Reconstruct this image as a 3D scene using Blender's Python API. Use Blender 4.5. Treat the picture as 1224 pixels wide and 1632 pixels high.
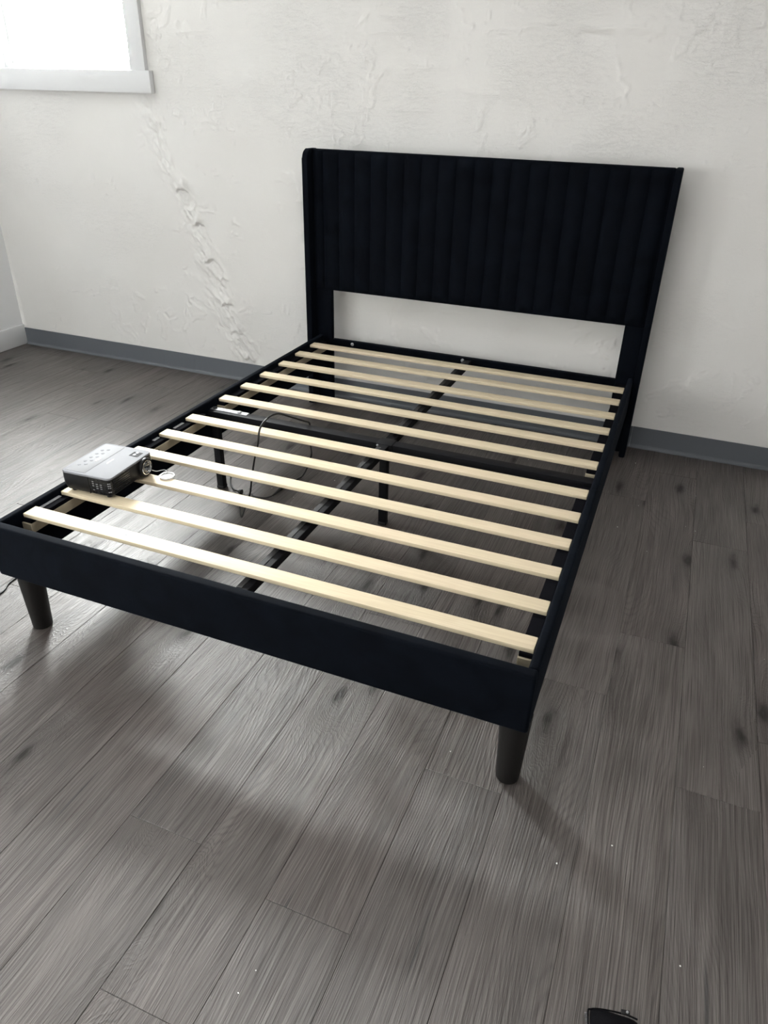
import bpy, bmesh, math, random
import numpy as np
from mathutils import Vector, Matrix
PI = math.pi
random.seed(7)
S = bpy.context.scene
COL = S.collection
for o in list(bpy.data.objects): bpy.data.objects.remove(o, do_unlink=True)

# ---------------------------------------------------------------- camera
cam_d = bpy.data.cameras.new('camera')
cam = bpy.data.objects.new('camera', cam_d); COL.objects.link(cam)
cam_d.sensor_fit = 'VERTICAL'; cam_d.sensor_height = 36.0
cam_d.lens = 1163.94 / 1632 * 36.0
cam_d.clip_start = 0.02; cam_d.clip_end = 200
Rt = Vector((0.92652927, 0.3755362, 0.02271723))
Up = Vector((-0.20523943, 0.45391785, 0.8670844))
Fw = Vector((-0.31530982, 0.80804155, -0.49764301))
M = Matrix(((Rt.x, Up.x, -Fw.x), (Rt.y, Up.y, -Fw.y), (Rt.z, Up.z, -Fw.z))).to_4x4()
M.translation = Vector((1.61685, -1.26521, 1.43256))
cam.matrix_world = M
S.camera = cam

# ---------------------------------------------------------------- light and exposure
SKY = 74.0
world = bpy.data.worlds.new('overcast_sky'); S.world = world; world.use_nodes = True
wn = world.node_tree.nodes; wl = world.node_tree.links
wn['Background'].inputs['Color'].default_value = (1.0, 0.985, 0.985, 1)
# overcast sky, brighter on the side where the sun stands behind the cloud
wg = wn.new('ShaderNodeTexCoord'); wv = wn.new('ShaderNodeVectorMath'); wv.operation = 'DOT_PRODUCT'
wv.inputs[1].default_value = Vector((-0.62, 0.72, 0.32)).normalized()
wm = wn.new('ShaderNodeMath'); wm.operation = 'MAXIMUM'; wm.inputs[1].default_value = 0.0
wp = wn.new('ShaderNodeMath'); wp.operation = 'POWER'; wp.inputs[1].default_value = 2.5
wa = wn.new('ShaderNodeMath'); wa.operation = 'MULTIPLY_ADD'; wa.inputs[1].default_value = SKY*2.5; wa.inputs[2].default_value = SKY*0.25
wl.new(wg.outputs['Generated'], wv.inputs[0]); wl.new(wv.outputs['Value'], wm.inputs[0])
wl.new(wm.outputs[0], wp.inputs[0]); wl.new(wp.outputs[0], wa.inputs[0]); wl.new(wa.outputs[0], wn['Background'].inputs['Strength'])
S.view_settings.view_transform = 'Standard'
S.view_settings.look = 'None'
S.view_settings.gamma = 1.0
S.view_settings.exposure = 0.14
S.view_settings.use_curve_mapping = False
S.cycles.diffuse_bounces = 8; S.cycles.max_bounces = 14

# room extents (metres)
XL, XR, YB, YF, ZC = -2.18, 3.0, 2.13, -2.9, 2.5
WIN1 = (-1.97, -1.075, 1.502, 2.38)        # x0,x1,z0,z1 opening in the back wall
ADDED_WIN2 = (-2.5, -1.3, 0.75, 1.85)            # y0,y1,z0,z1 unseen window added in the left wall for light from that side

ADDED_WIN3 = (-1.3, -0.6, 1.45, 2.0)               # x0,x1,z0,z1 unseen window added behind the camera to brighten the room
def portal(name, loc, rot, sx, sy):
    l = bpy.data.lights.new(name, 'AREA'); l.shape = 'RECTANGLE'; l.size = sx; l.size_y = sy
    l.cycles.is_portal = True
    o = bpy.data.objects.new(name, l); COL.objects.link(o); o.location = loc; o.rotation_euler = rot
portal('window_daylight', ((WIN1[0]+WIN1[1])/2, YB+0.20, (WIN1[2]+WIN1[3])/2), (-PI/2, 0, 0), WIN1[1]-WIN1[0], WIN1[3]-WIN1[2])
portal('window_daylight', (XL-0.20, (ADDED_WIN2[0]+ADDED_WIN2[1])/2, (ADDED_WIN2[2]+ADDED_WIN2[3])/2), (0, -PI/2, 0), ADDED_WIN2[3]-ADDED_WIN2[2], ADDED_WIN2[1]-ADDED_WIN2[0])

portal('window_daylight', ((ADDED_WIN3[0]+ADDED_WIN3[1])/2, YF-0.20, (ADDED_WIN3[2]+ADDED_WIN3[3])/2), (PI/2, 0, 0), ADDED_WIN3[1]-ADDED_WIN3[0], ADDED_WIN3[3]-ADDED_WIN3[2])

# ---------------------------------------------------------------- helpers
def link(name, me, mat=None, parent=None, loc=None):
    o = bpy.data.objects.new(name, me); COL.objects.link(o)
    if mat is not None and not me.materials: me.materials.append(mat)
    if parent is not None: o.parent = parent
    if loc is not None: o.location = loc
    return o

def bm_obj(name, bm, mat, parent=None, loc=None, smooth=False):
    me = bpy.data.meshes.new(name)
    bmesh.ops.recalc_face_normals(bm, faces=bm.faces)
    bm.to_mesh(me); bm.free()
    if smooth:
        me.polygons.foreach_set('use_smooth', [True]*len(me.polygons))
        try: me.set_sharp_from_angle(angle=math.radians(40))
        except Exception: pass
    me.update()
    return link(name, me, mat, parent, loc)

def add_box(bm, x0, x1, y0, y1, z0, z1, bev=0.0, seg=2):
    r = bmesh.ops.create_cube(bm, size=1.0)
    vs = r['verts']
    for v in vs:
        v.co = Vector((x0 + (v.co.x+.5)*(x1-x0), y0 + (v.co.y+.5)*(y1-y0), z0 + (v.co.z+.5)*(z1-z0)))
    if bev > 0:
        es = list({e for v in vs for e in v.link_edges})
        bmesh.ops.bevel(bm, geom=es, offset=bev, segments=seg, profile=0.5, affect='EDGES', clamp_overlap=True)
    return vs

def box(name, x0, x1, y0, y1, z0, z1, mat, parent=None, bev=0.0, seg=2):
    bm = bmesh.new(); add_box(bm, x0, x1, y0, y1, z0, z1, bev, seg)
    return bm_obj(name, bm, mat, parent, smooth=bev > 0)

def add_lathe(bm, prof, cx, cy, n=32, axis='Z', c3=0.0):
    """prof: list of (r, h)."""
    rings = []
    for r, h in prof:
        ring = []
        for i in range(n):
            a = 2*PI*i/n
            if axis == 'Z': co = (cx+r*math.cos(a), cy+r*math.sin(a), h)
            elif axis == 'X': co = (h, cx+r*math.cos(a), cy+r*math.sin(a))
            else: co = (cx+r*math.cos(a), h, cy+r*math.sin(a))
            ring.append(bm.verts.new(co))
        rings.append(ring)
    for a, b in zip(rings, rings[1:]):
        for i in range(n): bm.faces.new((a[i], a[(i+1) % n], b[(i+1) % n], b[i]))
    bm.faces.new(rings[0]); bm.faces.new(rings[-1])

def lathe(name, prof, cx, cy, mat, parent=None, n=32, axis='Z'):
    bm = bmesh.new(); add_lathe(bm, prof, cx, cy, n, axis)
    return bm_obj(name, bm, mat, parent, smooth=True)

def catmull(pts, k=6):
    P = [Vector(p) for p in pts]; P = [P[0]*2-P[1]] + P + [P[-1]*2-P[-2]]
    out = []
    for i in range(1, len(P)-2):
        for j in range(k):
            t = j/k; a, b, c, e = P[i-1], P[i], P[i+1], P[i+2]
            out.append(0.5*((2*b)+(-a+c)*t+(2*a-5*b+4*c-e)*t*t+(-a+3*b-3*c+e)*t**3))
    out.append(P[-2]); return out

def add_tube(bm, pts, r, n=8):
    rings = []; T0 = None
    nrm = Vector((0, 0, 1))
    for i, p in enumerate(pts):
        t = (pts[min(i+1, len(pts)-1)] - pts[max(i-1, 0)]).normalized()
        nrm = (nrm - t*nrm.dot(t))
        if nrm.length < 1e-4: nrm = Vector((1, 0, 0)) - t*t.x
        nrm.normalize(); b = t.cross(nrm)
        rr = r(i/(len(pts)-1)) if callable(r) else r
        rings.append([bm.verts.new(p + (nrm*math.cos(2*PI*k/n) + b*math.sin(2*PI*k/n))*rr) for k in range(n)])
    for a, b in zip(rings, rings[1:]):
        for k in range(n): bm.faces.new((a[k], a[(k+1) % n], b[(k+1) % n], b[k]))
    bm.faces.new(rings[0]); bm.faces.new(rings[-1])

def empty(name, loc=(0, 0, 0), rz=0.0):
    o = bpy.data.objects.new(name, None); COL.objects.link(o); o.location = loc; o.rotation_euler = (0, 0, rz)
    o.empty_display_size = 0.1
    return o

def tag(o, label, cat, group=None):
    o['label'] = label; o['category'] = cat
    if group: o['group'] = group
    return o

def structure(o): o['kind'] = 'structure'; return o

# ---------------------------------------------------------------- materials
def mat(name, color, rough=0.5, metal=0.0, spec=0.5, **kw):
    m = bpy.data.materials.new(name); m.use_nodes = True
    b = m.node_tree.nodes['Principled BSDF']
    b.inputs['Base Color'].default_value = (*color, 1); b.inputs['Roughness'].default_value = rough
    b.inputs['Metallic'].default_value = metal; b.inputs['Specular IOR Level'].default_value = spec
    for k, v in kw.items(): b.inputs[k.replace('_', ' ')].default_value = v
    return m

class N:
    """tiny node helper"""
    def __init__(s, m): s.t = m.node_tree; s.n = s.t.nodes; s.l = s.t.links; s.b = s.n['Principled BSDF']
    def new(s, typ, **kw):
        n = s.n.new(typ)
        for k, v in kw.items():
            if k.startswith('i_'):
                key = k[2:]; key = int(key) if key.isdigit() else key.replace('_', ' ')
                if isinstance(v, bpy.types.NodeSocket): s.l.new(v, n.inputs[key])
                else: n.inputs[key].default_value = v
            else: setattr(n, k, v)
        return n
    def math(s, op, a, b=None, c=None, clamp=False):
        n = s.n.new('ShaderNodeMath'); n.operation = op; n.use_clamp = clamp
        for i, v in enumerate((a, b, c)):
            if v is None: continue
            if isinstance(v, bpy.types.NodeSocket): s.l.new(v, n.inputs[i])
            else: n.inputs[i].default_value = v
        return n.outputs[0]
    def ramp(s, f, stops):
        n = s.n.new('ShaderNodeValToRGB'); s.l.new(f, n.inputs[0]); e = n.color_ramp.elements
        while len(e) < len(stops): e.new(0.5)
        for q, (p, c) in zip(e, stops):
            q.position = p; q.color = c if len(c) == 4 else (*c, 1)
        return n.outputs[0]
    def mapping(s, vec, scale=(1, 1, 1), loc=(0, 0, 0)):
        n = s.new('ShaderNodeMapping'); s.l.new(vec, n.inputs[0])
        n.inputs['Scale'].default_value = scale
        n.inputs['Location'].default_value = loc
        return n.outputs[0]
    def noise(s, vec, scale=1.0, detail=4.0, rough=0.55, dist=0.0, out='Fac'):
        n = s.new('ShaderNodeTexNoise'); s.l.new(vec, n.inputs['Vector'])
        n.inputs['Scale'].default_value = scale; n.inputs['Detail'].default_value = detail
        n.inputs['Roughness'].default_value = rough; n.inputs['Distortion'].default_value = dist
        return n.outputs[out]
    def bump(s, h, dist, strength=1.0, prev=None):
        n = s.new('ShaderNodeBump'); s.l.new(h, n.inputs['Height'])
        n.inputs['Distance'].default_value = dist; n.inputs['Strength'].default_value = strength
        if prev is not None: s.l.new(prev, n.inputs['Normal'])
        return n.outputs[0]
    def mix(s, f, a, b, mode='MIX'):
        n = s.new('ShaderNodeMix'); n.data_type = 'RGBA'; n.blend_type = mode
        for i, v in ((0, f), (6, a), (7, b)):
            if isinstance(v, bpy.types.NodeSocket): s.l.new(v, n.inputs[i])
            elif i == 0: n.inputs[i].default_value = v
            else: n.inputs[i].default_value = (*v, 1)
        return n.outputs[2]

def plank_material():
    m = mat('vinyl_plank', (0.2, 0.18, 0.17), 0.45); k = N(m)
    tc = k.new('ShaderNodeTexCoord').outputs['Object']
    oi = k.new('ShaderNodeObjectInfo').outputs['Random']
    off = k.new('ShaderNodeCombineXYZ', i_X=k.math('MULTIPLY', oi, 37.0), i_Y=k.math('MULTIPLY', oi, 91.0), i_Z=k.math('MULTIPLY', oi, 13.0)).outputs[0]
    p = k.new('ShaderNodeVectorMath', operation='ADD', i_0=tc, i_1=off).outputs[0]
    # knots
    vs = k.mapping(p, (5.2, 1.7, 1.0))
    vo = k.new('ShaderNodeTexVoronoi', voronoi_dimensions='2D', feature='F1'); k.l.new(vs, vo.inputs['Vector'])
    vo.inputs['Scale'].default_value = 1.0; vo.inputs['Randomness'].default_value = 1.0
    d = k.math('ADD', vo.outputs['Distance'], k.math('MULTIPLY_ADD', k.noise(k.mapping(p, (40, 14, 1)), 1.0, 2.0), 0.16, -0.08))
    pick = k.new('ShaderNodeSeparateColor', i_0=vo.outputs['Color']).outputs[0]
    on = k.math('GREATER_THAN', pick, 0.35)
    halo = k.math('MULTIPLY', k.math('POWER', 2.718, k.math('MULTIPLY', k.math('MULTIPLY', d, d), -16.0)), on)
    core = k.math('MULTIPLY', k.math('POWER', 2.718, k.math('MULTIPLY', k.math('MULTIPLY', d, d), -190.0)), on)
    # growth rings bending round the knots
    sx = k.new('ShaderNodeSeparateXYZ', i_0=p)
    wob = k.noise(k.mapping(p, (4.0, 0.8, 1)), 1.0, 2.0, 0.45)
    u = k.math('ADD', k.math('MULTIPLY', wob, 0.9), k.math('MULTIPLY', halo, 0.32))
    u = k.math('ADD', u, k.math('MULTIPLY', sx.outputs[0], 2.2))
    fine = k.noise(k.mapping(p, (70, 9, 1)), 1.0, 2.0, 0.5)
    rings = k.math('SINE', k.math('ADD', k.math('MULTIPLY', u, 300.0), k.math('MULTIPLY', fine, 4.0)))
    rings = k.math('POWER', k.math('MULTIPLY_ADD', rings, 0.5, 0.5), 2.5)
    wv = k.new('ShaderNodeVectorMath', operation='ADD', i_0=p, i_1=k.new('ShaderNodeCombineXYZ', i_X=k.math('MULTIPLY', u, 0.06)).outputs[0]).outputs[0]
    streak = k.noise(k.mapping(wv, (540, 4.5, 1)), 1.0, 2.0, 0.6)
    streak2 = k.noise(k.mapping(wv, (26, 1.6, 1)), 1.0, 3.0, 0.6, 0.4)
    cloud = k.noise(k.mapping(p, (8, 2.6, 1)), 1.0, 3.0, 0.55, 0.5)
    rmask = k.ramp(k.noise(k.mapping(p, (6, 1.1, 1)), 1.0, 2.0), [(0.38, (0.05,)*3), (0.60, (0.75,)*3)])
    base = k.ramp(streak2, [(0.25, (0.058, 0.048, 0.044)), (0.5, (0.085, 0.074, 0.069)), (0.75, (0.118, 0.105, 0.099))])
    base = k.mix(k.math('MULTIPLY', rings, k.math('MULTIPLY', rmask, 1.0)), base, (0.044, 0.036, 0.033))
    base = k.mix(k.ramp(cloud, [(0.36, (0.75,)*3), (0.60, (0, 0, 0))]), base, k.mix(1.0, base, (0.60, 0.56, 0.54), 'MULTIPLY'))
    base = k.mix(k.ramp(streak, [(0.34, (0.62,)*3), (0.47, (0, 0, 0))]), base, (0.022, 0.018, 0.016))
    base = k.mix(k.ramp(streak, [(0.54, (0, 0, 0)), (0.68, (0.36,)*3)]), base, (0.21, 0.195, 0.186))
    base = k.mix(k.math('MULTIPLY', halo, 0.55), base, (0.034, 0.027, 0.024))
    base = k.mix(k.math('MULTIPLY', core, 0.95), base, (0.010, 0.008, 0.007))
    # a few dark splits
    sp = k.noise(k.mapping(wv, (34, 1.7, 1)), 1.0, 1.0, 0.4)
    base = k.mix(k.ramp(sp, [(0.225, (0.9,)*3), (0.255, (0, 0, 0))]), base, (0.012, 0.010, 0.009))
    tint = k.ramp(oi, [(0.0, (0.80, 0.76, 0.76)), (0.3, (1.02, 0.955, 0.93)), (0.55, (0.95, 0.86, 0.84)), (0.8, (1.12, 1.07, 1.05)), (1.0, (0.84, 0.81, 0.82))])
    base = k.mix(1.0, base, tint, 'MULTIPLY')
    k.l.new(base, k.b.inputs['Base Color'])
    k.l.new(k.math('MULTIPLY_ADD', streak, 0.16, 0.42), k.b.inputs['Roughness'])
    h = k.math('ADD', k.math('MULTIPLY', streak, 1.0), k.math('MULTIPLY', rings, 0.25))
    k.l.new(k.bump(h, 0.0013, 1.0), k.b.inputs['Normal'])
    k.b.inputs['Specular IOR Level'].default_value = 0.4
    gl = k.ramp(streak, [(0.36, (0.30,)*3), (0.56, (0.85,)*3)])    # embossed grooves and knots stay matt
    gl = k.math('MULTIPLY', gl, k.math('SUBTRACT', 1.0, k.math('MULTIPLY', core, 0.9), clamp=True))
    k.l.new(gl, k.b.inputs['Coat Weight'])
    k.b.inputs['Coat IOR'].default_value = 1.75; k.b.inputs['Coat Roughness'].default_value = 0.47
    k.l.new(k.bump(h, 0.0013, 1.0), k.b.inputs['Coat Normal'])
    return m

def plaster_material(name='painted_plaster', rough_fine=1.0):
    m = mat(name, (0.80, 0.79, 0.765), 0.42, spec=0.35); k = N(m)
    tc = k.new('ShaderNodeTexCoord').outputs['Object']
    n1 = k.noise(tc, 9.0, 5.0, 0.6, 0.5)
    n2 = k.noise(k.mapping(tc, (150, 150, 28)), 1.0, 2.0, 0.5)
    n3 = k.noise(tc, 60.0, 5.0, 0.62, 1.2)
    msk = k.ramp(k.noise(tc, 3.1, 3.0, 0.5), [(0.42, (0.12,)*3), (0.62, (1, 1, 1))])
    tr = k.noise(k.mapping(tc, (26, 26, 60)), 1.0, 4.0, 0.7, 2.2)
    edge = k.ramp(tr, [(0.40, (0, 0, 0)), (0.47, (0.5,)*3), (0.50, (1, 1, 1)), (0.60, (0.6,)*3), (0.62, (0, 0, 0))])
    h = k.math('ADD', k.math('MULTIPLY', n1, 0.8), k.math('MULTIPLY', n2, 0.05))
    h = k.math('ADD', h, k.math('MULTIPLY', k.math('MULTIPLY', edge, msk), 0.13))
    h = k.math('ADD', h, k.math('MULTIPLY', k.math('MULTIPLY', n3, msk), 0.13))
    k.l.new(k.bump(h, 0.0036*rough_fine, 1.0), k.b.inputs['Normal'])
    c = k.ramp(k.noise(tc, 2.0, 3.0, 0.5), [(0.3, (0.725, 0.707, 0.690)), (0.7, (0.755, 0.740, 0.728))])
    k.l.new(c, k.b.inputs['Base Color'])
    return m

def slat_material():
    m = mat('pale_slat_wood', (0.7, 0.6, 0.45), 0.6, spec=0.3); k = N(m)
    tc = k.new('ShaderNodeTexCoord').outputs['Object']
    oi = k.new('ShaderNodeObjectInfo').outputs['Random']
    off = k.new('ShaderNodeCombineXYZ', i_X=k.math('MULTIPLY', oi, 31.0), i_Y=k.math('MULTIPLY', oi, 17.0)).outputs[0]
    p = k.new('ShaderNodeVectorMath', operation='ADD', i_0=tc, i_1=off).outputs[0]
    w = k.noise(k.mapping(p, (1.1, 26, 26)), 1.0, 3.0, 0.55, 0.7)
    g = k.math('MULTIPLY_ADD', k.math('SINE', k.math('MULTIPLY', w, 60.0)), 0.5, 0.5)
    f = k.noise(k.mapping(p, (5, 420, 420)), 1.0, 2.0, 0.5)
    c = k.mix(k.math('MULTIPLY', g, 0.35), (0.72, 0.615, 0.445), (0.61, 0.495, 0.335))
    c = k.mix(k.ramp(f, [(0.35, (0.45,)*3), (0.55, (0, 0, 0))]), c, (0.58, 0.48, 0.33))
    c = k.mix(k.ramp(k.noise(k.mapping(p, (1.6, 5, 5)), 1.0, 2.0), [(0.5, (0, 0, 0)), (0.75, (0.35,)*3)]), c, (0.78, 0.60, 0.47))
    k.l.new(c, k.b.inputs['Base Color'])
    k.l.new(k.bump(f, 0.0003, 0.5), k.b.inputs['Normal'])
    return m

def velvet_material():
    m = mat('black_velvet', (0.0035, 0.005, 0.009), 0.85, spec=0.06); k = N(m)
    k.b.inputs['Sheen Weight'].default_value = 0.02
    k.b.inputs['Sheen Roughness'].default_value = 0.45
    k.b.inputs['Sheen Tint'].default_value = (0.45, 0.62, 0.95, 1)
    tc = k.new('ShaderNodeTexCoord').outputs['Object']
    n = k.noise(tc, 9.0, 4.0, 0.6, 1.0); f = k.noise(tc, 900.0, 2.0, 0.5)
    c = k.ramp(n, [(0.35, (0.0010, 0.0016, 0.0033)), (0.7, (0.0024, 0.0037, 0.0068))])
    k.l.new(c, k.b.inputs['Base Color'])
    h = k.math('ADD', n, k.math('MULTIPLY', f, 0.08))
    k.l.new(k.bump(h, 0.003, 0.6), k.b.inputs['Normal'])
    return m

def rough_mat(name, color, rough, scale=300.0, dist=0.0003, **kw):
    m = mat(name, color, rough, **kw); k = N(m)
    tc = k.new('ShaderNodeTexCoord').outputs['Object']
    n = k.noise(tc, scale, 3.0, 0.6)
    k.l.new(k.bump(n, dist, 0.6), k.b.inputs['Normal'])
    v = k.noise(tc, 4.0, 2.0, 0.5)
    c = k.mix(k.math('MULTIPLY', v, 0.25), color, tuple(x*0.75 for x in color))
    k.l.new(c, k.b.inputs['Base Color'])
    return m

def glass_material():
    m = bpy.data.materials.new('window_glass'); m.use_nodes = True; t = m.node_tree
    t.nodes.remove(t.nodes['Principled BSDF'])
    tr = t.nodes.new('ShaderNodeBsdfTransparent'); tr.inputs[0].default_value = (0.95, 0.975, 0.965, 1)
    gl = t.nodes.new('ShaderNodeBsdfGlossy'); gl.inputs['Roughness'].default_value = 0.02
    fr = t.nodes.new('ShaderNodeFresnel'); ge = t.nodes.new('ShaderNodeNewGeometry'); mr = t.nodes.new('ShaderNodeMapRange')
    mr.inputs['To Min'].default_value = 1.45; mr.inputs['To Max'].default_value = 1/1.45
    t.links.new(ge.outputs['Backfacing'], mr.inputs['Value']); t.links.new(mr.outputs[0], fr.inputs[0])
    mx = t.nodes.new('ShaderNodeMixShader')
    t.links.new(fr.outputs[0], mx.inputs[0]); t.links.new(tr.outputs[0], mx.inputs[1]); t.links.new(gl.outputs[0], mx.inputs[2])
    t.links.new(mx.outputs[0], t.nodes['Material Output'].inputs[0])
    return m

PLANK = plank_material(); PLASTER = plaster_material(); SLAT = slat_material(); VELVET = velvet_material(); GLASS = glass_material()
SMOOTHWALL = rough_mat('smooth_white_paint', (0.76, 0.76, 0.77), 0.5, 120.0, 0.0006)
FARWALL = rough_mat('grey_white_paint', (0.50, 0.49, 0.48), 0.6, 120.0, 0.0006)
CEIL = rough_mat('ceiling_paint', (0.60, 0.60, 0.59), 0.8, 90.0, 0.0006)
TRIMW = rough_mat('white_trim_paint', (0.70, 0.70, 0.715), 0.38, 60.0, 0.0002)
VINYLW = mat('white_vinyl', (0.82, 0.84, 0.83), 0.35)
COVE = rough_mat('grey_cove_vinyl', (0.105, 0.114, 0.130), 0.42, 40.0, 0.0006)
SUB = mat('subfloor', (0.03, 0.028, 0.026), 0.9)
LEGM = rough_mat('black_brown_plastic', (0.006, 0.0052, 0.005), 0.5, 700.0, 0.0002, spec=0.3)
METAL = rough_mat('black_powder_coat', (0.008, 0.008, 0.010), 0.6, 600.0, 0.0002, spec=0.12)
STEEL = mat('zinc_steel', (0.42, 0.42, 0.44), 0.5, 0.6)
FELT = rough_mat('black_felt', (0.004, 0.004, 0.006), 0.95, 900.0, 0.0004, spec=0.05)
HOOK = rough_mat('dark_hook_tape', (0.022, 0.022, 0.024), 0.7, 1200.0, 0.0004)
PADW = mat('pale_hook_tape', (0.42, 0.42, 0.45), 0.35)  # hook tape, its glare put into the pale colour
CLEAT = rough_mat('raw_cleat_wood', (0.42, 0.36, 0.26), 0.7, 200.0, 0.0004)
SILVER = mat('silver_plastic', (0.22, 0.22, 0.24), 0.6, 0.0, 0.12)
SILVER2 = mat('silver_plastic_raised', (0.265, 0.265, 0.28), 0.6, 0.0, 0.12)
GREYBTN = mat('grey_plastic', (0.30, 0.30, 0.32), 0.35, 0.2)
BLKPL = rough_mat('black_plastic', (0.008, 0.008, 0.009), 0.4, 500.0, 0.0002, spec=0.3)
GLOSSB = mat('gloss_black_plastic', (0.02, 0.02, 0.022), 0.18)
DARKIN = mat('dark_inside', (0.004, 0.004, 0.004), 0.8)
CHROME = mat('chrome', (0.85, 0.85, 0.86), 0.12, 1.0)
LENSG = mat('lens_glass', (0.02, 0.025, 0.03), 0.03, 0.0, 1.0, Coat_Weight=1.0)
CLEARP = mat('clear_soft_plastic', (0.9, 0.9, 0.9), 0.2, Transmission_Weight=0.45, Alpha=1.0)
STICK = mat('white_sticker', (0.85, 0.85, 0.85), 0.35)
CORD = mat('black_cord_rubber', (0.010, 0.010, 0.010), 0.38)
LEATHER = rough_mat('black_leather', (0.003, 0.003, 0.0045), 0.6, 240.0, 0.0007, spec=0.1)
ZIPM = mat('dark_zip_metal', (0.28, 0.28, 0.29), 0.3, 1.0)
CRUMB = mat('white_plaster_crumb', (0.8, 0.8, 0.78), 0.7)

# ---------------------------------------------------------------- noise for the relief
def vnoise(x, y, seed=0):
    xi = np.floor(x).astype(np.int64); yi = np.floor(y).astype(np.int64); fx = x-xi; fy = y-yi
    fx = fx*fx*fx*(fx*(fx*6-15)+10); fy = fy*fy*fy*(fy*(fy*6-15)+10)
    def h(a, b):
        n = (a*374761393 + b*668265263 + seed*1442695041) & 0xffffffff
        n = ((n ^ (n >> 13))*1274126177) & 0xffffffff
        return ((n ^ (n >> 16)) & 0xffff)/65535.0*2-1
    return (h(xi, yi)*(1-fx)+h(xi+1, yi)*fx)*(1-fy)+(h(xi, yi+1)*(1-fx)+h(xi+1, yi+1)*fx)*fy
def fbm(x, y, o=4, seed=0):
    s = 0; a = 1.0
    for i in range(o): s = s + a*vnoise(x*2**i+i*7.3, y*2**i+i*3.1, seed+i); a *= .5
    return s

# ---------------------------------------------------------------- floor
floor = structure(box('floor', XL, XR, YF, YB, -0.05, -0.0042, SUB))
PW = 0.191; LEN = 1.22; joints = {0: -.776, 1: -.509, 2: -.066, 3: .37, 4: .67, 5: .12, -4: .152, -7: .824}
k0 = math.floor((XL-.893)/PW); cache = {}
for k in range(k0, int((XR-.893)/PW)+1):
    xa = max(XL, .893+k*PW); xb = min(XR, .893+(k+1)*PW)
    if xb-xa < .004: continue
    jy = joints.get(k, random.uniform(0, LEN))
    y = jy
    while y > YF: y -= LEN
    while y < YB:
        ya = max(y, YF); yb = min(y+LEN, YB); y += LEN
        if yb-ya < .004: continue
        key = (round(xb-xa, 4), round(yb-ya, 4))
        if key not in cache:
            g = 0.00035
            bm = bmesh.new(); hw = (xb-xa)/2-g; hl = (yb-ya)/2-g; b = 0.0009
            lo = [bm.verts.new((sx*hw, sy*hl, -.004)) for sx, sy in ((-1, -1), (1, -1), (1, 1), (-1, 1))]
            mi = [bm.verts.new((sx*hw, sy*hl, -.0007)) for sx, sy in ((-1, -1), (1, -1), (1, 1), (-1, 1))]
            hi = [bm.verts.new((sx*(hw-b), sy*(hl-b), 0)) for sx, sy in ((-1, -1), (1, -1), (1, 1), (-1, 1))]
            bm.faces.new(hi); bm.faces.new(lo[::-1])
            for A, B in ((lo, mi), (mi, hi)):
                for i in range(4): bm.faces.new((A[i], A[(i+1) % 4], B[(i+1) % 4], B[i]))
            me = bpy.data.meshes.new('plank'); bm.to_mesh(me); bm.free(); me.materials.append(PLANK); cache[key] = me
        o = link('plank', cache[key], None, floor, ((xa+xb)/2, (ya+yb)/2, 0))

# ---------------------------------------------------------------- back wall: relief grid with the window hole
def axis_vals(lo, hi, step, cuts):
    v = []; pts = sorted([lo, hi]+[c for c in cuts if lo < c < hi])
    for a, b in zip(pts, pts[1:]):
        n = max(1, round((b-a)/step)); v += list(np.linspace(a, b, n+1)[:-1])
    return np.array(v+[hi])
gx = np.concatenate([axis_vals(XL, 2.45, .006, WIN1[:2]), np.linspace(2.45, XR, 30)[1:]])
gz = np.concatenate([axis_vals(0, 1.95, .006, WIN1[2:3]), axis_vals(1.95, ZC, .03, WIN1[3:4])[1:]])
X, Z = np.meshgrid(gx, gz)
ridge = [(-1.06, 1.42), (-1.031, 1.36), (-.971, 1.196), (-.868, .984), (-.789, .821), (-.729, .641), (-.653, .421), (-.6, .27), (-.535, .13), (-.50, .02)]
rz = np.array([p[1] for p in ridge[::-1]]); rx = np.array([p[0] for p in ridge[::-1]])
D = 0.0030*fbm(X*1.2, Z*1.2, 2, 11)
D += 0.0004*fbm(X*14, Z*9, 3, 5)
# trowel flecks: sharp little steps in patches
pm = np.clip((fbm(X*2.2+3, Z*3.0, 3, 21)-0.05)*2.4, 0, 1)
fl = fbm(X*22+1.5*vnoise(X*9, Z*9, 3), Z*15, 3, 31)
D += 0.0052*pm*np.clip((fl-.35)*6, 0, 1)*np.exp(-np.clip(fl-.35, 0, 1)*2.5)
rg = 1-np.abs(fbm(X*7+.8*vnoise(X*20, Z*20, 4), Z*7, 2, 41))
D += 0.0045*np.clip((rg-.965)/.035, 0, 1)*np.clip(fbm(X*3, Z*3, 2, 51)*2, 0, 1)
# casting seams running level across the wall
for zz, amp, w in ((1.655, .0065, .010), (1.43, .0045, .012), (1.53, .0016, .02)):
    zc = zz + .006*fbm(X*3, X*0, 3, 61) + .002*vnoise(X*30, X*0, 62)
    D += amp/(1+np.exp(-(Z-zc)/(w*.35)))*(0.6+.4*vnoise(X*2, X*0+zz, 63)) - amp*.5
    D += amp*.5*np.exp(-((Z-zc)/.006)**2)*np.clip(fbm(X*4+zz*9, X*0, 2, 65)+.3, 0, 1)
for zz, x0, x1, amp in ((1.668, .78, 1.75, .0055), (1.70, .02, .35, .004), (1.245, .62, .9, .0045), (1.37, .2, .75, .003)):
    w = np.clip((X-x0)/.08, 0, 1)*np.clip((x1-X)/.08, 0, 1)
    D += amp*w*np.exp(-((Z-zz-.006*fbm(X*9, X*0, 3, 66))/.006)**2)*np.clip(.6+fbm(X*12, X*0, 2, 67), 0, 1.3)
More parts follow.
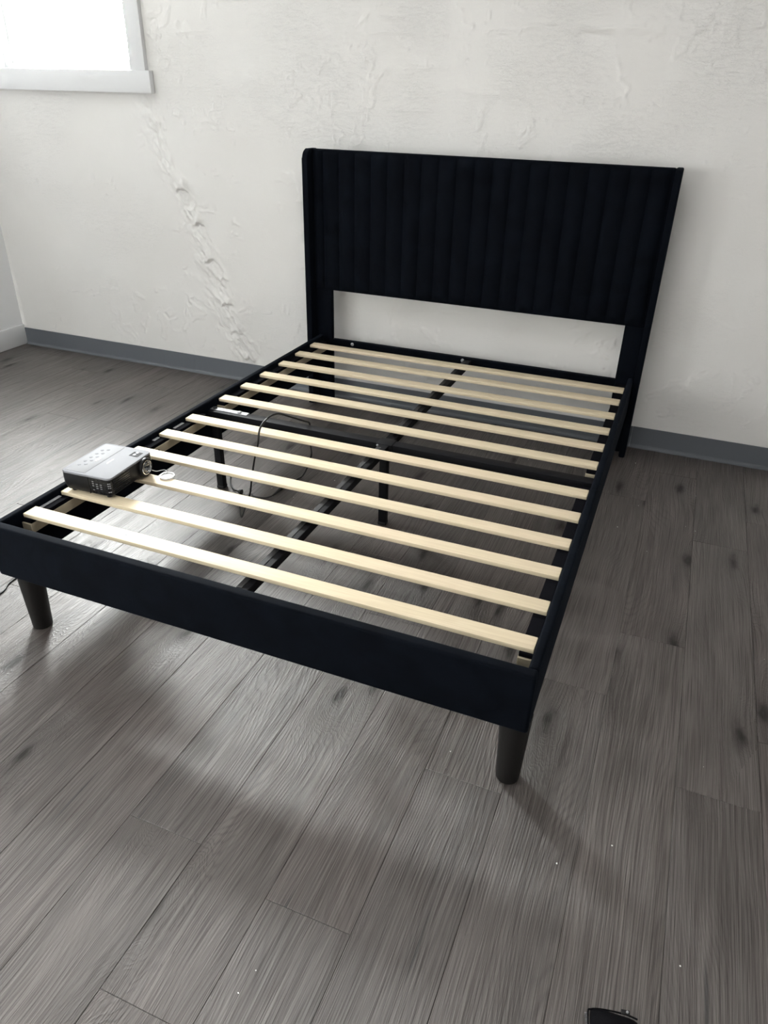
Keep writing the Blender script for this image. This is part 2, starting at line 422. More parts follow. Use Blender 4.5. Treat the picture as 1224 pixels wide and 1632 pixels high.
# the lumpy repair running down behind the bed, with little hanging lips
cx = np.interp(Z, rz, rx); t = (X-cx)
jag = .014*fbm(Z*14, Z*0, 3, 71)
t2 = t+jag
wd = np.where(t2 < 0, 1.5, .75)*np.interp(Z, [0, .4, 1.0, 1.5], [.055, .065, .055, .04])
env = np.exp(-(t2/wd)**2)*np.clip((1.46-Z)/.1, 0, 1)
lump = fbm(X*26+2*Z*10, Z*13, 4, 81)
D += env*(0.0020+0.0115*np.abs(lump)+.004*np.abs(fbm(X*60, Z*38, 2, 82))) + np.exp(-((t2-.02)/.006)**2)*.0028*np.clip((1.45-Z)/.1, 0, 1)
D -= np.exp(-((t2-.034)/.005)**2)*.0022*np.clip((1.4-Z)/.1, 0, 1)*np.clip(.5+fbm(Z*8, Z*0, 2, 83), 0, 1)
for (px, pz, r) in ((-.868, .984, .030), (-.789, .821, .034), (-.729, .641, .034), (-.653, .421, .030), (-.6, .275, .036), (-.535, .13, .034), (-.66, .55, .018)):
    a = (X-px)/r; b = (Z-pz)/r
    jb = b+.25*fbm(X*60, X*0, 2, 91)+.35*np.abs(a)
    lip = np.exp(-a*a*1.2)*np.where(jb > 0, np.exp(-(jb/1.3)**2), 0)*1.0
    hole = np.exp(-(a*1.3)**2)*np.exp(-((jb+.25)/.22)**2)
    D += lip*.012 - hole*.016
D = np.clip(D, -.0115, .020)
# hairline cracks near the skirting
for pts, dep in ((((-.985, .30), (-.955, .22), (-.93, .16), (-.905, .105)), .0022), (((-.80, .27), (-.82, .20), (-.84, .15)), .0016), (((1.78, .62), (1.86, .60), (1.93, .62)), .0015),
                 (((1.19, 1.60), (1.215, 1.545), (1.225, 1.50), (1.262, 1.485), (1.258, 1.44), (1.275, 1.40), (1.28, 1.36)), -.003), (((1.15, 1.53), (1.18, 1.508), (1.22, 1.50), (1.25, 1.513)), -.0028)):
    for (xa, za), (xb, zb) in zip(pts, pts[1:]):
        L = math.hypot(xb-xa, zb-za); ux, uz = (xb-xa)/L, (zb-za)/L
        s = np.clip((X-xa)*ux+(Z-za)*uz, 0, L); dd = np.hypot(X-xa-s*ux+.006*vnoise(Z*45, X*0+1, 77), Z-za-s*uz+.004*vnoise(X*45, X*0+2, 78))
        D -= dep*np.exp(-(dd/(.0045 if dep > 0 else .007))**2)*(1 if dep > 0 else np.clip(.6+fbm(X*30, Z*30, 2, 79), 0, 1.3))
# calm it where trim meets it
def fade(a, w=.02): return np.clip(a/w, 0, 1)
inx = (X > WIN1[0]-.09) & (X < WIN1[1]+.09) & (Z > WIN1[2]-.10) & (Z < WIN1[3]+.1)
D = np.where(inx, np.minimum(D, 0)*.2, D)
D = np.where(Z < .104, np.minimum(D, 0.0), D)
D = D*fade(X-XL+.002)
nx, nz = len(gx), len(gz)
co = np.stack([X.ravel(), (YB-D).ravel(), Z.ravel()], 1)
ii, jj = np.meshgrid(np.arange(nx-1), np.arange(nz-1))
cxm = (gx[ii]+gx[ii+1])/2; czm = (gz[jj]+gz[jj+1])/2
keep = ~((cxm > WIN1[0]) & (cxm < WIN1[1]) & (czm > WIN1[2]) & (czm < WIN1[3]))
ii = ii[keep]; jj = jj[keep]
q = np.stack([jj*nx+ii, jj*nx+ii+1, (jj+1)*nx+ii+1, (jj+1)*nx+ii], 1).astype(np.int32)
me = bpy.data.meshes.new('wall_back')
me.vertices.add(len(co)); me.vertices.foreach_set('co', co.ravel().astype(np.float32))
me.loops.add(q.size); me.loops.foreach_set('vertex_index', q.ravel())
me.polygons.add(len(q)); me.polygons.foreach_set('loop_start', np.arange(0, q.size, 4, dtype=np.int32))
me.polygons.foreach_set('loop_total', np.full(len(q), 4, dtype=np.int32))
me.polygons.foreach_set('use_smooth', np.ones(len(q), dtype=bool))
me.update(calc_edges=True); me.validate()
wall_back = structure(link('wall_back', me, PLASTER))
TH = .16
bm = bmesh.new()
W0, W1, W2, W3 = WIN1
add_box(bm, XL-TH, W0, YB+.012, YB+TH, -.05, ZC+.1); add_box(bm, W1, XR+TH, YB+.012, YB+TH, -.05, ZC+.1)
add_box(bm, W0, W1, YB+.012, YB+TH, -.05, W2); add_box(bm, W0, W1, YB+.012, YB+TH, W3, ZC+.1)
bm_obj('wall_core', bm, SMOOTHWALL, wall_back)
bm = bmesh.new()
e = .006
add_box(bm, W0-e, W0+.001, YB-.004, YB+TH, W2, W3); add_box(bm, W1-.001, W1+e, YB-.004, YB+TH, W2, W3)
add_box(bm, W0-e, W1+e, YB-.004, YB+TH, W2-e, W2+.001); add_box(bm, W0-e, W1+e, YB-.004, YB+TH, W3-.001, W3+e)
bm_obj('window_jamb', bm, TRIMW, wall_back)

# left and front walls with openings for the added windows, right, ceiling
Y0, Y1, Q0, Q1 = ADDED_WIN2
bm = bmesh.new()
add_box(bm, XL-TH, XL, Y1, YB+.012, -.05, ZC+.1); add_box(bm, XL-TH, XL, YF-TH, Y0, -.05, ZC+.1)
add_box(bm, XL-TH, XL, Y0, Y1, -.05, Q0); add_box(bm, XL-TH, XL, Y0, Y1, Q1, ZC+.1)
structure(bm_obj('wall_left', bm, SMOOTHWALL))
bm = bmesh.new(); V0, V1, V2, V3 = ADDED_WIN3
add_box(bm, XL, V0, YF-TH, YF, -.05, ZC+.1); add_box(bm, V1, XR+TH, YF-TH, YF, -.05, ZC+.1)
add_box(bm, V0, V1, YF-TH, YF, -.05, V2); add_box(bm, V0, V1, YF-TH, YF, V3, ZC+.1)
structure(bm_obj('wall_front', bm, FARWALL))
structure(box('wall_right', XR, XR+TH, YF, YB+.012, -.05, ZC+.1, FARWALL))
ceil = structure(box('ceiling', XL, XR, YF, YB+.012, ZC, ZC+.1, CEIL))
lm = bpy.data.materials.new('added_lit_diffuser'); lm.use_nodes = True  # ceiling light added out of view to brighten the slats from above
lm.node_tree.nodes['Principled BSDF'].inputs['Emission Color'].default_value = (1.0, 0.98, 0.965, 1)
lm.node_tree.nodes['Principled BSDF'].inputs['Emission Strength'].default_value = 10.5
box('added_light_frame', .90, 1.56, -.13, .53, ZC-.03, ZC, TRIMW, ceil, .004)
box('added_light_diffuser', .93, 1.53, -.10, .50, ZC-.036, ZC-.0302, lm, ceil)

# window in the back wall: casing, vinyl frame, sash, pane
win = structure(empty('window_1', (0, 0, 0)))
cw = .083; cy0, cy1 = YB-.024, YB+.004
box('side_casing', W1-.004, W1+cw, cy0, cy1, W2-.002, W3+.02, TRIMW, win, .0015)
box('side_casing', W0-cw, W0+.004, cy0, cy1, W2-.002, W3+.02, TRIMW, win, .0015)
box('bottom_casing', W0-cw-.02, W1+cw+.024, cy0-.004, cy1, W2-.098, W2-.002, TRIMW, win, .0015)
box('head_casing', W0-cw-.02, W1+cw+.024, cy0-.004, cy1, W3+.0, W3+.10, TRIMW, win, .0015)
bm = bmesh.new(); fy0, fy1 = YB+.075, YB+.135; fwid = .038
add_box(bm, W0, W0+fwid, fy0, fy1, W2, W3, .003); add_box(bm, W1-fwid, W1, fy0, fy1, W2, W3, .003)
add_box(bm, W0+fwid, W1-fwid, fy0, fy1, W2, W2+fwid*.6, .003); add_box(bm, W0+fwid, W1-fwid, fy0, fy1, W3-fwid, W3, .003)
bm_obj('window_frame', bm, VINYLW, win, smooth=True)
bm = bmesh.new(); s0, s1 = YB+.09, YB+.118
add_box(bm, W0+fwid, W0+fwid+.03, s0, s1, W2+.023, W3-.04, .003); add_box(bm, W1-fwid-.03, W1-fwid, s0, s1, W2+.023, W3-.04, .003)
add_box(bm, W0+fwid+.03, W1-fwid-.03, s0, s1, W2+.023, W2+.045, .003); add_box(bm, W0+fwid+.03, W1-fwid-.03, s0, s1, W3-.07, W3-.04, .003)
bm_obj('window_sash', bm, VINYLW, win, smooth=True)
box('window_pane', W0+fwid+.03, W1-fwid-.03, YB+.103, YB+.107, W2+.045, W3-.07, GLASS, win)
added_win2 = structure(empty('added_window_2', (0, 0, 0)))  # added window out of view, there for its light
bm = bmesh.new()
add_box(bm, XL-.13, XL-.07, Y0, Y0+.04, Q0, Q1); add_box(bm, XL-.13, XL-.07, Y1-.04, Y1, Q0, Q1)
add_box(bm, XL-.13, XL-.07, Y0+.04, Y1-.04, Q0, Q0+.04); add_box(bm, XL-.13, XL-.07, Y0+.04, Y1-.04, Q1-.04, Q1)
add_box(bm, XL-.13, XL-.07, (Y0+Y1)/2-.02, (Y0+Y1)/2+.02, Q0+.04, Q1-.04)
bm_obj('window_frame', bm, VINYLW, added_win2)
ym = (Y0+Y1)/2
for a, b in ((Y0+.04, ym-.02), (ym+.02, Y1-.04)): box('window_pane', XL-.102, XL-.098, a, b, Q0+.04, Q1-.04, GLASS, added_win2)

added_win3 = structure(empty('added_window_3', (0, 0, 0)))  # second added window, unseen, lights the room from the front
bm = bmesh.new(); u0, u1 = YF-.13, YF-.07; vm = (V0+V1)/2
add_box(bm, V0, V0+.04, u0, u1, V2, V3); add_box(bm, V1-.04, V1, u0, u1, V2, V3); add_box(bm, vm-.02, vm+.02, u0, u1, V2+.04, V3-.04)
add_box(bm, V0+.04, V1-.04, u0, u1, V2, V2+.04); add_box(bm, V0+.04, V1-.04, u0, u1, V3-.04, V3)
bm_obj('window_frame', bm, VINYLW, added_win3)
for a, b in ((V0+.04, vm-.02), (vm+.02, V1-.04)): box('window_pane', a, b, YF-.102, YF-.098, V2+.04, V3-.04, GLASS, added_win3)

# baseboards
bb = structure(empty('baseboard_back'))
def cove(x0, x1):
    bm = bmesh.new(); prof = [(.0, .1016), (.0032, .1012), (.0036, .099), (.0038, .016), (.006, .008), (.011, .003), (.0155, .0006), (.0155, 0), (0, 0)]
    vs = [[bm.verts.new((x, YB-py, pz)) for py, pz in prof] for x in (x0, x1)]
    n = len(prof)
    for i in range(n): bm.faces.new((vs[0][i], vs[0][(i+1) % n], vs[1][(i+1) % n], vs[1][i]))
    bm.faces.new(vs[0]); bm.faces.new(vs[1])
    bm_obj('cove_strip', bm, COVE, bb)
for a, b in ((XL+.013, -.9035), (-.9025, .3165), (.3175, 1.5365), (1.5375, 2.7565), (2.7575, XR)): cove(a, b)
structure(box('baseboard_left', XL, XL+.013, YF, YB-.001, 0.001, .121, TRIMW, None, .0015))

# ---------------------------------------------------------------- bed
bed = empty('bed_frame', (0.74, 1.0, 0))
tag(bed, 'black velvet upholstered bed frame with channel tufted headboard and bare pale wooden slats', 'bed')
def P(o):            # parent keeping world placement
    o.parent = bed; o.matrix_parent_inverse = Matrix.Translation(bed.location).inverted(); return o

XO0, XO1, SL0, SL1 = -.022, 1.502, .004, 1.477
ZT, ZB = .3776, .2113
P(box('front_rail', XO0-.004, XO1, -.0693, -.038, ZB, ZT, VELVET, None, .008, 4))
P(box('side_rail', XO0, .001, -.040, 1.985, ZB, ZT-.001, VELVET, None, .007, 4))
P(box('side_rail', 1.479, XO1, -.040, 1.985, ZB, ZT-.001, VELVET, None, .007, 4))

# headboard
hb = P(box('headboard', -.050, 1.503, 2.006, 2.040, .592, 1.208, VELVET, None, .006, 3))
YP = 2.008
for i in range(20):
    xa = max(-.050, (i-1)*.0787); xb = min(1.502, i*.0787)
    if xb-xa < .01: continue
    bm = bmesh.new(); nu, nv = 10, 22; zb0 = .597+random.uniform(-.002, .002); zt0 = 1.203
    skew = random.uniform(-.0015, .0015)
    g = []
    for v in range(nv+1):
        tz = v/nv; tz = tz*tz*(3-2*tz)*.5+tz*.5; zz = zb0+(zt0-zb0)*tz; row = []
        e1 = min(1, (zz-zb0)/.020); e2 = min(1, (zt0-zz)/.014)
        ez = math.sqrt(max(0, 1-(1-e1)**2))*math.sqrt(max(0, 1-(1-e2)**2))
        for u in range(nu+1):
            a = u/nu*2-1; a = math.sin(a*PI/2)
            dpt = .0155*(1-abs(a)**2.6)*ez
            row.append(bm.verts.new((xa+(xb-xa)*(a+1)/2+skew*math.sin(tz*3), YP-.001-dpt, zz)))
        g.append(row)
    for v in range(nv):
        for u in range(nu): bm.faces.new((g[v][u], g[v][u+1], g[v+1][u+1], g[v+1][u]))
    ch = bm_obj('channel', bm, VELVET, None, smooth=False)
    ch.data.polygons.foreach_set('use_smooth', [True]*len(ch.data.polygons))
    ch.parent = hb; ch.matrix_parent_inverse = (hb.matrix_parent_inverse).inverted() if False else Matrix.Identity(4)
def wing(x0, x1):
    bm = bmesh.new(); y0, y1, z0, z1, r = 1.953, 2.050, .012, 1.209, .040
    prof = [(y1, z0), (y0, z0)] + [(y0+r-r*math.cos(a), z1-r+r*math.sin(a)) for a in np.linspace(0, PI/2, 9)] + [(y1, z1)]
    A = [bm.verts.new((x0, py, pz)) for py, pz in prof]; B = [bm.verts.new((x1, py, pz)) for py, pz in prof]
    n = len(prof)
    for i in range(n): bm.faces.new((A[i], A[(i+1) % n], B[(i+1) % n], B[i]))
    f1 = bm.faces.new(A); f2 = bm.faces.new(B)
    es = list(set(f1.edges) | set(f2.edges)); bmesh.ops.bevel(bm, geom=es, offset=.006, segments=3, profile=.5, affect='EDGES')
    return P(bm_obj('wing', bm, VELVET, None, smooth=True))
for a, b in ((-.079, -.0505), (1.5035, 1.530)): 
    w = wing(a, b)
    f = lathe('glide', [(.011, 0), (.012, .003), (.011, .014)], (a+b)/2, 2.0, BLKPL, None, 14); f.parent = w
P(box('headboard_post', -.050, .0343, 2.010, 2.036, .012, .594, VELVET, None, .005, 3))
P(box('headboard_post', 1.4234, 1.503, 2.010, 2.036, .012, .594, VELVET, None, .005, 3))
hr = P(box('head_rail', .034, 1.424, 2.008, 2.036, .300, .3506, VELVET, None, .004, 3))
for bx_ in (.146, .72):
    b = lathe('bolt', [(.0085, 2.009), (.0085, 2.006), (.006, 2.0035), (.003, 2.003)], bx_, .338, STEEL, None, 16, 'Y'); b.parent = hr

# front legs (cones)
for lx, ly in ((.018, -.008), (1.466, -.010)):
    P(lathe('leg', [(.020, 0), (.0265, .001), (.0285, .005), (.0375, .209), (.0375, .214)], lx, ly, LEGM, None, 40))

# centre beam in two lengths, cross bar, metal legs
for y0, y1 in ((-.0375, .953), (1.000, 2.007)):
    b = P(box('centre_beam', .728, .764, y0, y1, .318, .3435, METAL, None, .0015, 1))
    s = box('hook_strip', .7295, .7445, y0+.035, y1-.03, .3436, .3450, HOOK, b)
br = P(box('beam_bracket', .722, .748, -.0378, -.022, .3445, .3462, STEEL, None, .0006, 1))
cbar = P(box('cross_bar', .0015, 1.4785, .955, .998, .303, .3435, METAL, None, .002, 2))
pl = box('bracket_plate', .002, .165, .972, .997, .3437, .3460, STEEL, None, .0006, 1); pl.parent = cbar
for bx_, m_ in ((.018, METAL), (.128, STEEL)):
    b = lathe('bolt', [(.0085, .3461), (.0085, .350), (.005, .352)], bx_, .984, m_, None, 16); b.parent = pl
jb = box('joint_sleeve', .715, .775, .948, 1.004, .297, .3455, METAL, None, .002, 2); jb.parent = cbar
for bx_, bz_ in ((.722, .3387), (.724, .310)):
    b = lathe('bolt', [(.004, .9482), (.0045, .945), (.002, .9435)], bx_, bz_, STEEL, None, 12, 'Y'); b.parent = cbar
for lx in (.020, .738, 1.455):
    l = P(box('support_leg', lx-.015, lx+.015, .963, .991, .010, .3035, METAL, None, .003, 2))
    f = box('foot_cap', lx-.0165, lx+.0165, .9615, .9925, 0, .014, BLKPL, None, .003, 2); f.parent = l

# cleats under the slat ends
for x0, x1, side in ((.0015, .036, 0), (1.444, 1.4785, 1)):
    for y0, y1 in ((.022, .900), (1.020, 1.945)):
        c = P(box('cleat', x0, x1, y0, y1, .312, .343, CLEAT, None, .0015, 1))
        s = box('felt_strip', x0+.0015, x1-.0015, y0+.004, y1-.002, .3431, .3555, FELT, None, .001, 1); s.parent = c
        if side == 0:
            for (a, b) in ((.09, .17), (.615, .645), (.735, .79)) if y0 < .5 else ():
                t = box('hook_tab', x0+.001, x0+.011, a, b, .3556, .3572, PADW, None); t.parent = c
            for yy in (.600, .72):
                if y0 < .5:
                    b = lathe('bolt', [(.007, x1), (.007, x1+.002), (.003, x1+.003)], yy, .327, METAL, None, 12, 'X'); b.parent = c

# slats
ys = [.0298, .1778, .3357, .4902, .6513, .8085, 1.0311, 1.1887, 1.3448, 1.5088, 1.6697, 1.8206]
for i, y in enumerate(ys):
    w = .0475; j = random.uniform(-.0025, .0015)
    bm = bmesh.new(); add_box(bm, -.7365+max(0, j), .7365, -w/2, w/2, -.006, .006, .0014, 2)
    s = bm_obj('slat', bm, SLAT, None, smooth=True)
    P(s); s.location = Vector((.7405, y+w/2+.001, .3617)); s.rotation_euler = (0, 0, random.uniform(-.0008, .0008))
    if i == 0:
        b = lathe('round_sticker', [(.0095, .0061), (.0095, .0066)], .3465-.7405, .0005, STICK, None, 24); b.parent = s
        b2 = lathe('screw_head', [(.0022, .0067), (.0022, .0072)], .3465-.7405, .0005, METAL, None, 10); b2.parent = s

# ---------------------------------------------------------------- projector
pr = empty('projector', (.093, .296, .3677), math.radians(3.0))
tag(pr, 'small black projector with silver top lying on the bed slats', 'projector')
pr.location.z = .3682
HX, HY, H = .0875, .1065, .068
def rrect(hx, hy, r, n=6):
    out = []
    for cx_, cy_, a0 in ((hx-r, hy-r, 0), (-hx+r, hy-r, PI/2), (-hx+r, -hy+r, PI), (hx-r, -hy+r, 3*PI/2)):
        for i in range(n+1):
            a = a0+PI/2*i/n; out.append((cx_+r*math.cos(a), cy_+r*math.sin(a)))
    return out
def stack(layers, n=6):
    bm = bmesh.new(); R = []
    for hx, hy, r, z in layers: R.append([bm.verts.new((x, y, z)) for x, y in rrect(hx, hy, r, n)])
    for A, B in zip(R, R[1:]):
        m_ = len(A)
        for i in range(m_): bm.faces.new((A[i], A[(i+1) % m_], B[(i+1) % m_], B[i]))
    bm.faces.new(R[0]); bm.faces.new(R[-1]); return bm
bm = stack([(HX-.014, HY-.014, .012, .004), (HX-.005, HY-.006, .016, .009), (HX-.001, HY-.001, .017, .025), (HX, HY, .017, .045), (HX-.001, HY-.001, .016, .0625), (HX-.002, HY-.002, .015, .0635)])
bm_obj('body', bm, BLKPL, pr, smooth=True)
bm = stack([(HX-.001, HY-.001, .015, .0634), (HX-.0005, HY-.0005, .016, .0655), (HX-.002, HY-.002, .015, .0685), (HX-.005, HY-.005, .013, .0692)])
top = bm_obj('top_cover', bm, SILVER, pr, smooth=True)
# raised keypad panel on the left part of the top, seam towards the lens side
bm = bmesh.new(); add_box(bm, -HX+.009, -.006, -HY+.010, HY-.010, .0688, .0698, .0006, 2)
kp = bm_obj('keypad_panel', bm, SILVER2, pr, smooth=True)
def btn(nm, cx_, cy_, r_, m_, par, z0=.0697, z1=.0706, sx=1.0):
    bm = bmesh.new(); add_lathe(bm, [(r_, z0), (r_, z1-.0002), (r_*.8, z1)], 0, 0, 18)
    for v in bm.verts: v.co.x = v.co.x+cx_; v.co.y = v.co.y*sx+cy_
    return bm_obj(nm, bm, m_, par, smooth=True)
for a in range(5):
    for b_ in range(2):
        btn('button', -.058+.016*b_, -.055+.027*a+(.009 if b_ else 0), .0052, SILVER, kp)
btn('button', -.029, -.005, .0050, STICK, kp, sx=2.6)
box('name_mark', .012, .0145, -.018, .012, .0692, .0695, STICK, pr)
# focus and keystone wheels set in a dark slot near the lens
box('wheel_slot', .040, .072, .052, .082, .0688, .0696, DARKIN, pr)
for yy in (.0595, .0735):
    bm = bmesh.new(); add_lathe(bm, [(.0105, yy-.0050), (.0115, yy-.0045), (.0115, yy+.0045), (.0105, yy+.0050)], .056, .0610, 30, 'Y')
    bm_obj('focus_wheel', bm, GREYBTN, pr, smooth=True)
# lens on the +x face towards the back
LY, LZ = .058, .036
lathe('lens_barrel', [(.029, HX-.004), (.030, HX+.006), (.0285, HX+.009), (.026, HX+.009), (.024, HX+.003)], LY, LZ, BLKPL, pr, 40, 'X')
lathe('lens_ring', [(.0235, HX+.003), (.0235, HX+.0100), (.0215, HX+.0104), (.0200, HX+.006)], LY, LZ, CHROME, pr, 40, 'X')
prof = [(.0198*math.cos(a), HX+.005+.007*math.sin(a)) for a in np.linspace(0, PI/2*.96, 8)]
lathe('lens', prof, LY, LZ, LENSG, pr, 40, 'X')
# vent louvres wrapping the front right corner
box('side_seam', .010, .0115, -HY-.0006, -HY+.003, .010, .063, DARKIN, pr)
for i in range(7):
    z = .0135+.0068*i; kx = .002 if i < 2 else 0
    bm = bmesh.new()
    path = [(.018, -HY-.0012+kx)] + [(HX-.0165+.0172*math.cos(a), -HY+.0165+.0177*math.sin(a)+0) for a in np.linspace(-PI/2, 0, 9)] + [(HX+.0007, -.015)]
    if kx: path = [(x-kx*.6 if x > .05 else x, y+(0 if y > -.08 else kx*.4)) for x, y in path]
    for dz in (0,):
        A = [[bm.verts.new((x, y, z+o_)) for x, y in path] for o_ in (0, .0034)]
        cxm_, cym_ = .0, .0
        Bq = [[bm.verts.new((x*.965, y*.965, z+o_)) for x, y in path] for o_ in (0, .0034)]
        for k_ in range(len(path)-1):
            bm.faces.new((A[0][k_], A[0][k_+1], A[1][k_+1], A[1][k_])); bm.faces.new((A[1][k_], A[1][k_+1], Bq[1][k_+1], Bq[1][k_]))
            bm.faces.new((A[0][k_], A[0][k_+1], Bq[0][k_+1], Bq[0][k_]))
    bm_obj('louvre', bm, GLOSSB, pr, smooth=True)
for xx in (.030, .044, .058):
    box('vent_rib', xx, xx+.002, -HY-.0009, -HY+.002, .013, .060, BLKPL, pr)
for i in range(5):  # silver chips modelled in place of light gleaming in the vent
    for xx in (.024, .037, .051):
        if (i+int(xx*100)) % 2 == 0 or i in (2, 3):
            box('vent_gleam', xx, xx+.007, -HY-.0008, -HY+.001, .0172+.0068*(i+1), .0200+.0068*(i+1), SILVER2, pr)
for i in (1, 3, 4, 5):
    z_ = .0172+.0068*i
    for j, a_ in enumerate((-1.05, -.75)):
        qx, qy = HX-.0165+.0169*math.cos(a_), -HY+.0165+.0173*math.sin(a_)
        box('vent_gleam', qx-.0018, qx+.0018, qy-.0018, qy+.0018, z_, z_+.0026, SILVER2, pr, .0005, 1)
for sx, sy in ((-1, -1), (1, -1), (-1, 1), (1, 1)):
    btn('foot', sx*.062, sy*.078+(-.008 if sy < 0 else .008), .008, BLKPL, pr, .0, .006)

# lens cap with its strap
cap = empty('lens_cap', (.236, .388, .3677))
tag(cap, 'round clear plastic lens cap lying on a slat beside the projector lens', 'lens cap')
bm = bmesh.new(); add_lathe(bm, [(.0225, .0002), (.0235, .001), (.0235, .0058), (.0215, .0064), (.0195, .0058), (.0190, .0022)], 0, 0, 40)
bm_obj('rim', bm, CLEARP, cap, smooth=True)
bm = bmesh.new(); add_tube(bm, catmull([(-.004, .012, .0068), (-.020, .018, .012), (-.032, .014, .010), (-.045, .006, .008), (-.057, .000, .012)]), .0011, 8)
bm_obj('strap', bm, CLEARP, cap, smooth=True)
bm = bmesh.new(); add_tube(bm, catmull([(-.006, .006, .0075), (-.012, .018, .0085), (-.016, .026, .010)]), .0009, 6)
bm_obj('strap_pin', bm, CORD, cap, smooth=True)

# ---------------------------------------------------------------- cords
def cord(name, pts, r, k=6):
    bm = bmesh.new(); add_tube(bm, catmull(pts, k), r, 10); return bm_obj(name, bm, CORD, None, smooth=True)
c1 = empty('power_cord', (.25, .95, 0))
tag(c1, 'thin black cord looping up over a slat with plugs on the floor under the bed', 'cord')
arch = [(.004, 1.128, .0035), (-.006, 1.100, .0035), (-.002, 1.076, .0035), (.029, 1.023, .003), (.067, .98, .006), (.097, .958, .009)]
rise = [(.142, .93, .011), (.160, .885, .006), (.178, .856, .0035), (.207, .812, .0035), (.226, .793, .004), (.224, .812, .016), (.223, .83, .03), (.242, .824, .07), (.259, .816, .11), (.278, .801, .17), (.318, .769, .28), (.349, .748, .35), (.356, .751, .40), (.357, .771, .42), (.359, .803, .43), (.361, .833, .432), (.375, .862, .43), (.399, .915, .400), (.413, .972, .368), (.414, 1.014, .345), (.404, 1.036, .312), (.388, 1.052, .285), (.363, 1.11, .22), (.344, 1.158, .16), (.328, 1.186, .115), (.306, 1.184, .05), (.285, 1.181, .012), (.272, 1.167, .0035), (.259, 1.12, .004), (.253, 1.075, .007)]
tail = [(.249, .985, .006), (.231, .963, .0035), (.204, .957, .0028), (.178, .957, .0028), (.165, .97, .0028)]
for nm, pts in (('lead', arch), ('lead', rise), ('lead', tail)):
    o = cord(nm, [(x, y, max(z, .0036)) for x, y, z in pts], .0034); o.parent = c1; o.matrix_parent_inverse = Matrix.Translation(c1.location).inverted()
def plug(p, q, r0, r1):
    bm = bmesh.new(); P0, Q0_ = Vector(p), Vector(q); pts = [P0.lerp(Q0_, t_) for t_ in (0, .05, .3, .5, .8, .95, 1)]
    rr = [r1*.6, r1, r1, r0, r0*.8, r0*.6, r0*.5]
    add_tube(bm, pts, lambda t_: rr[min(6, round(t_*6))], 12)
    o = bm_obj('plug', bm, CORD, None, smooth=True); o.parent = c1; o.matrix_parent_inverse = Matrix.Translation(c1.location).inverted()
plug((.128, .955, .0115), (.092, .962, .0085), .0045, .0105)
plug((.253, 1.075, .009), (.250, .990, .006), .0055, .0085)
c2 = cord('power_cord', [(-.217, -.40, .0028), (-.217, -.20, .0028), (-.217, -.023, .0028), (-.221, .055, .0028), (-.225, .079, .0028), (-.24, .115, .0028), (-.235, .20, .0028), (-.19, .27, .0028), (-.12, .33, .0028), (-.03, .36, .0028), (.03, .35, .0028)], .0028)
tag(c2, 'black cord on the floor running out past the front left leg of the bed', 'cord')

# ---------------------------------------------------------------- zipped pouch at the bottom edge
ang = math.atan2(-.454+.472, 1.813-1.725)
po = empty('zipped_pouch', (1.770, -.462, 0), ang)
tag(po, 'black leather zipped pouch lying on the floor, cut off by the bottom edge', 'pouch')
bm = bmesh.new(); nx_, ny_ = 24, 30; HXp, Lp = .046, .150
def pz(u, v):
    e = (max(0, 1-abs(u)**5))**.5*(max(0, 1-abs(v)**6))**.5
    return e
gt = []; gb = []
for j in range(ny_+1):
    v = j/ny_*2-1; rt_ = []; rb_ = []
    for i in range(nx_+1):
        u = i/nx_*2-1
        cu = 1-.10*max(0, abs(v))**6
        x = u*HXp*cu+.002*math.sin(v*4+u); y = -Lp/2+v*Lp/2*(1-.05*abs(u)**5)+(-.004*u*(v > .6))
        h = pz(u, v)
        rt_.append(bm.verts.new((x, y, .014+.015*h+.0015*math.sin(u*5+v*3)*h))); rb_.append(bm.verts.new((x, y, .013-.0125*h)))
    gt.append(rt_); gb.append(rb_)
for j in range(ny_):
    for i in range(nx_):
        bm.faces.new((gt[j][i], gt[j][i+1], gt[j+1][i+1], gt[j+1][i])); bm.faces.new((gb[j][i], gb[j+1][i], gb[j+1][i+1], gb[j][i+1]))
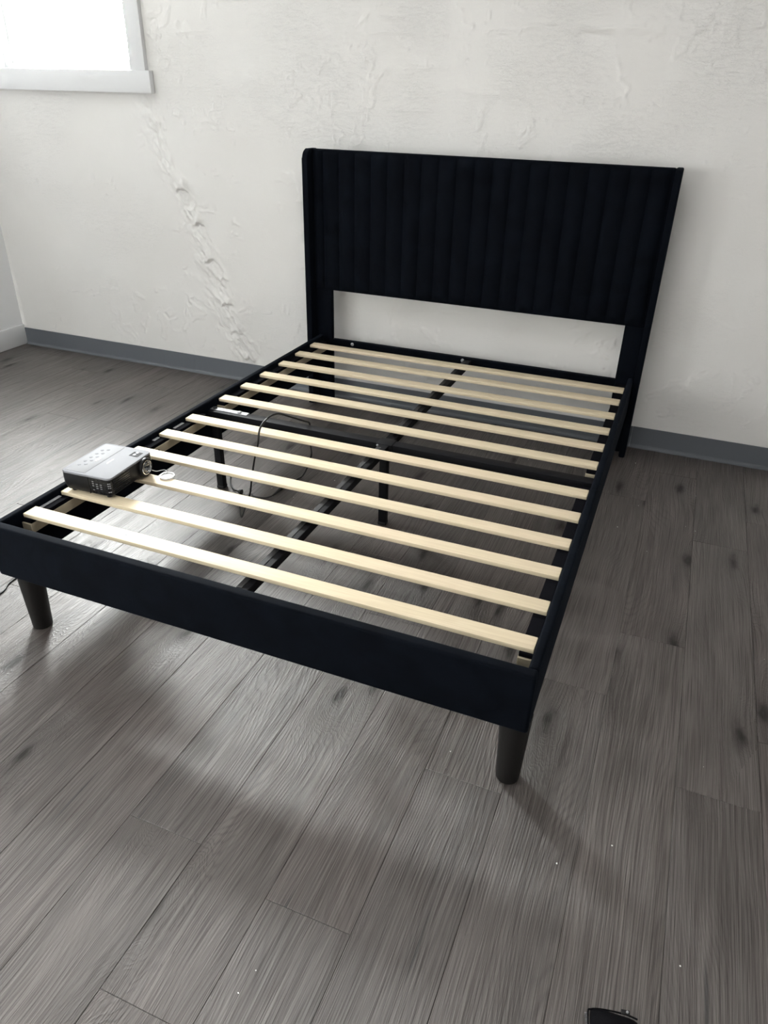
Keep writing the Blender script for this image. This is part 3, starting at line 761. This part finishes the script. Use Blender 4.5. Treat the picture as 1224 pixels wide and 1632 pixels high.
for j in range(ny_):
    for i in (0, nx_): bm.faces.new((gt[j][i], gt[j+1][i], gb[j+1][i], gb[j][i]))
for i in range(nx_):
    for j in (0, ny_): bm.faces.new((gt[j][i], gt[j][i+1], gb[j][i+1], gb[j][i]))
bm_obj('body', bm, LEATHER, po, smooth=True)
bm = bmesh.new(); add_tube(bm, catmull([(-.0455, -.148, .015), (-.0468, -.08, .0155), (-.0462, -.012, .016), (-.040, -.002, .0165), (-.015, .0015, .0165), (.02, .0005, .0165), (.040, -.004, .0165)]), .0016, 8)
bm_obj('piping', bm, LEATHER, po, smooth=True)
bm = bmesh.new()
for i in range(46):
    y = -.010-i*.003; add_box(bm, -.0515, -.0478, y, y+.0017, .0128, .0150)
zt_ = bm_obj('zip_teeth', bm, ZIPM, po); zt_['kind'] = 'stuff'
bm = bmesh.new(); add_box(bm, .012, .027, -.001, .007, .0165, .0200, .001, 2); bm_obj('zip_slider', bm, BLKPL, po, smooth=True)
bm = bmesh.new(); add_lathe(bm, [(.0022, .0195), (.0022, .022), (.001, .0228)], .0225, .003, 14); bm_obj('rivet', bm, STEEL, po, smooth=True)

# ---------------------------------------------------------------- plaster crumbs on the floor
spots = [(1.695, 1.188), (1.855, 1.415), (1.575, 1.324), (2.069, .712), (1.316, .008), (1.621, -.197), (1.139, -.639), (1.13, -.686), (1.91, .21), (1.726, -.106), (.21, 1.053), (.857, 1.264), (1.308, 1.44), (1.879, -.32), (.991, 1.695), (.33, 1.02)]
for i in range(26): spots.append((random.uniform(-.6, 2.2), random.uniform(1.2, 2.05)))
bm = bmesh.new()
for x, y in spots:
    r = random.uniform(.0010, .0024); s0_ = bmesh.ops.create_icosphere(bm, subdivisions=1, radius=r)['verts']
    for v in s0_:
        v.co = Vector((v.co.x*random.uniform(.7, 1.3)+x, v.co.y*random.uniform(.7, 1.3)+y, max(0.0001, v.co.z*.6+r*.5)))
cr = bm_obj('plaster_crumbs', bm, CRUMB); cr['kind'] = 'stuff'
tag(cr, 'tiny white plaster crumbs scattered over the grey plank floor', 'crumbs')
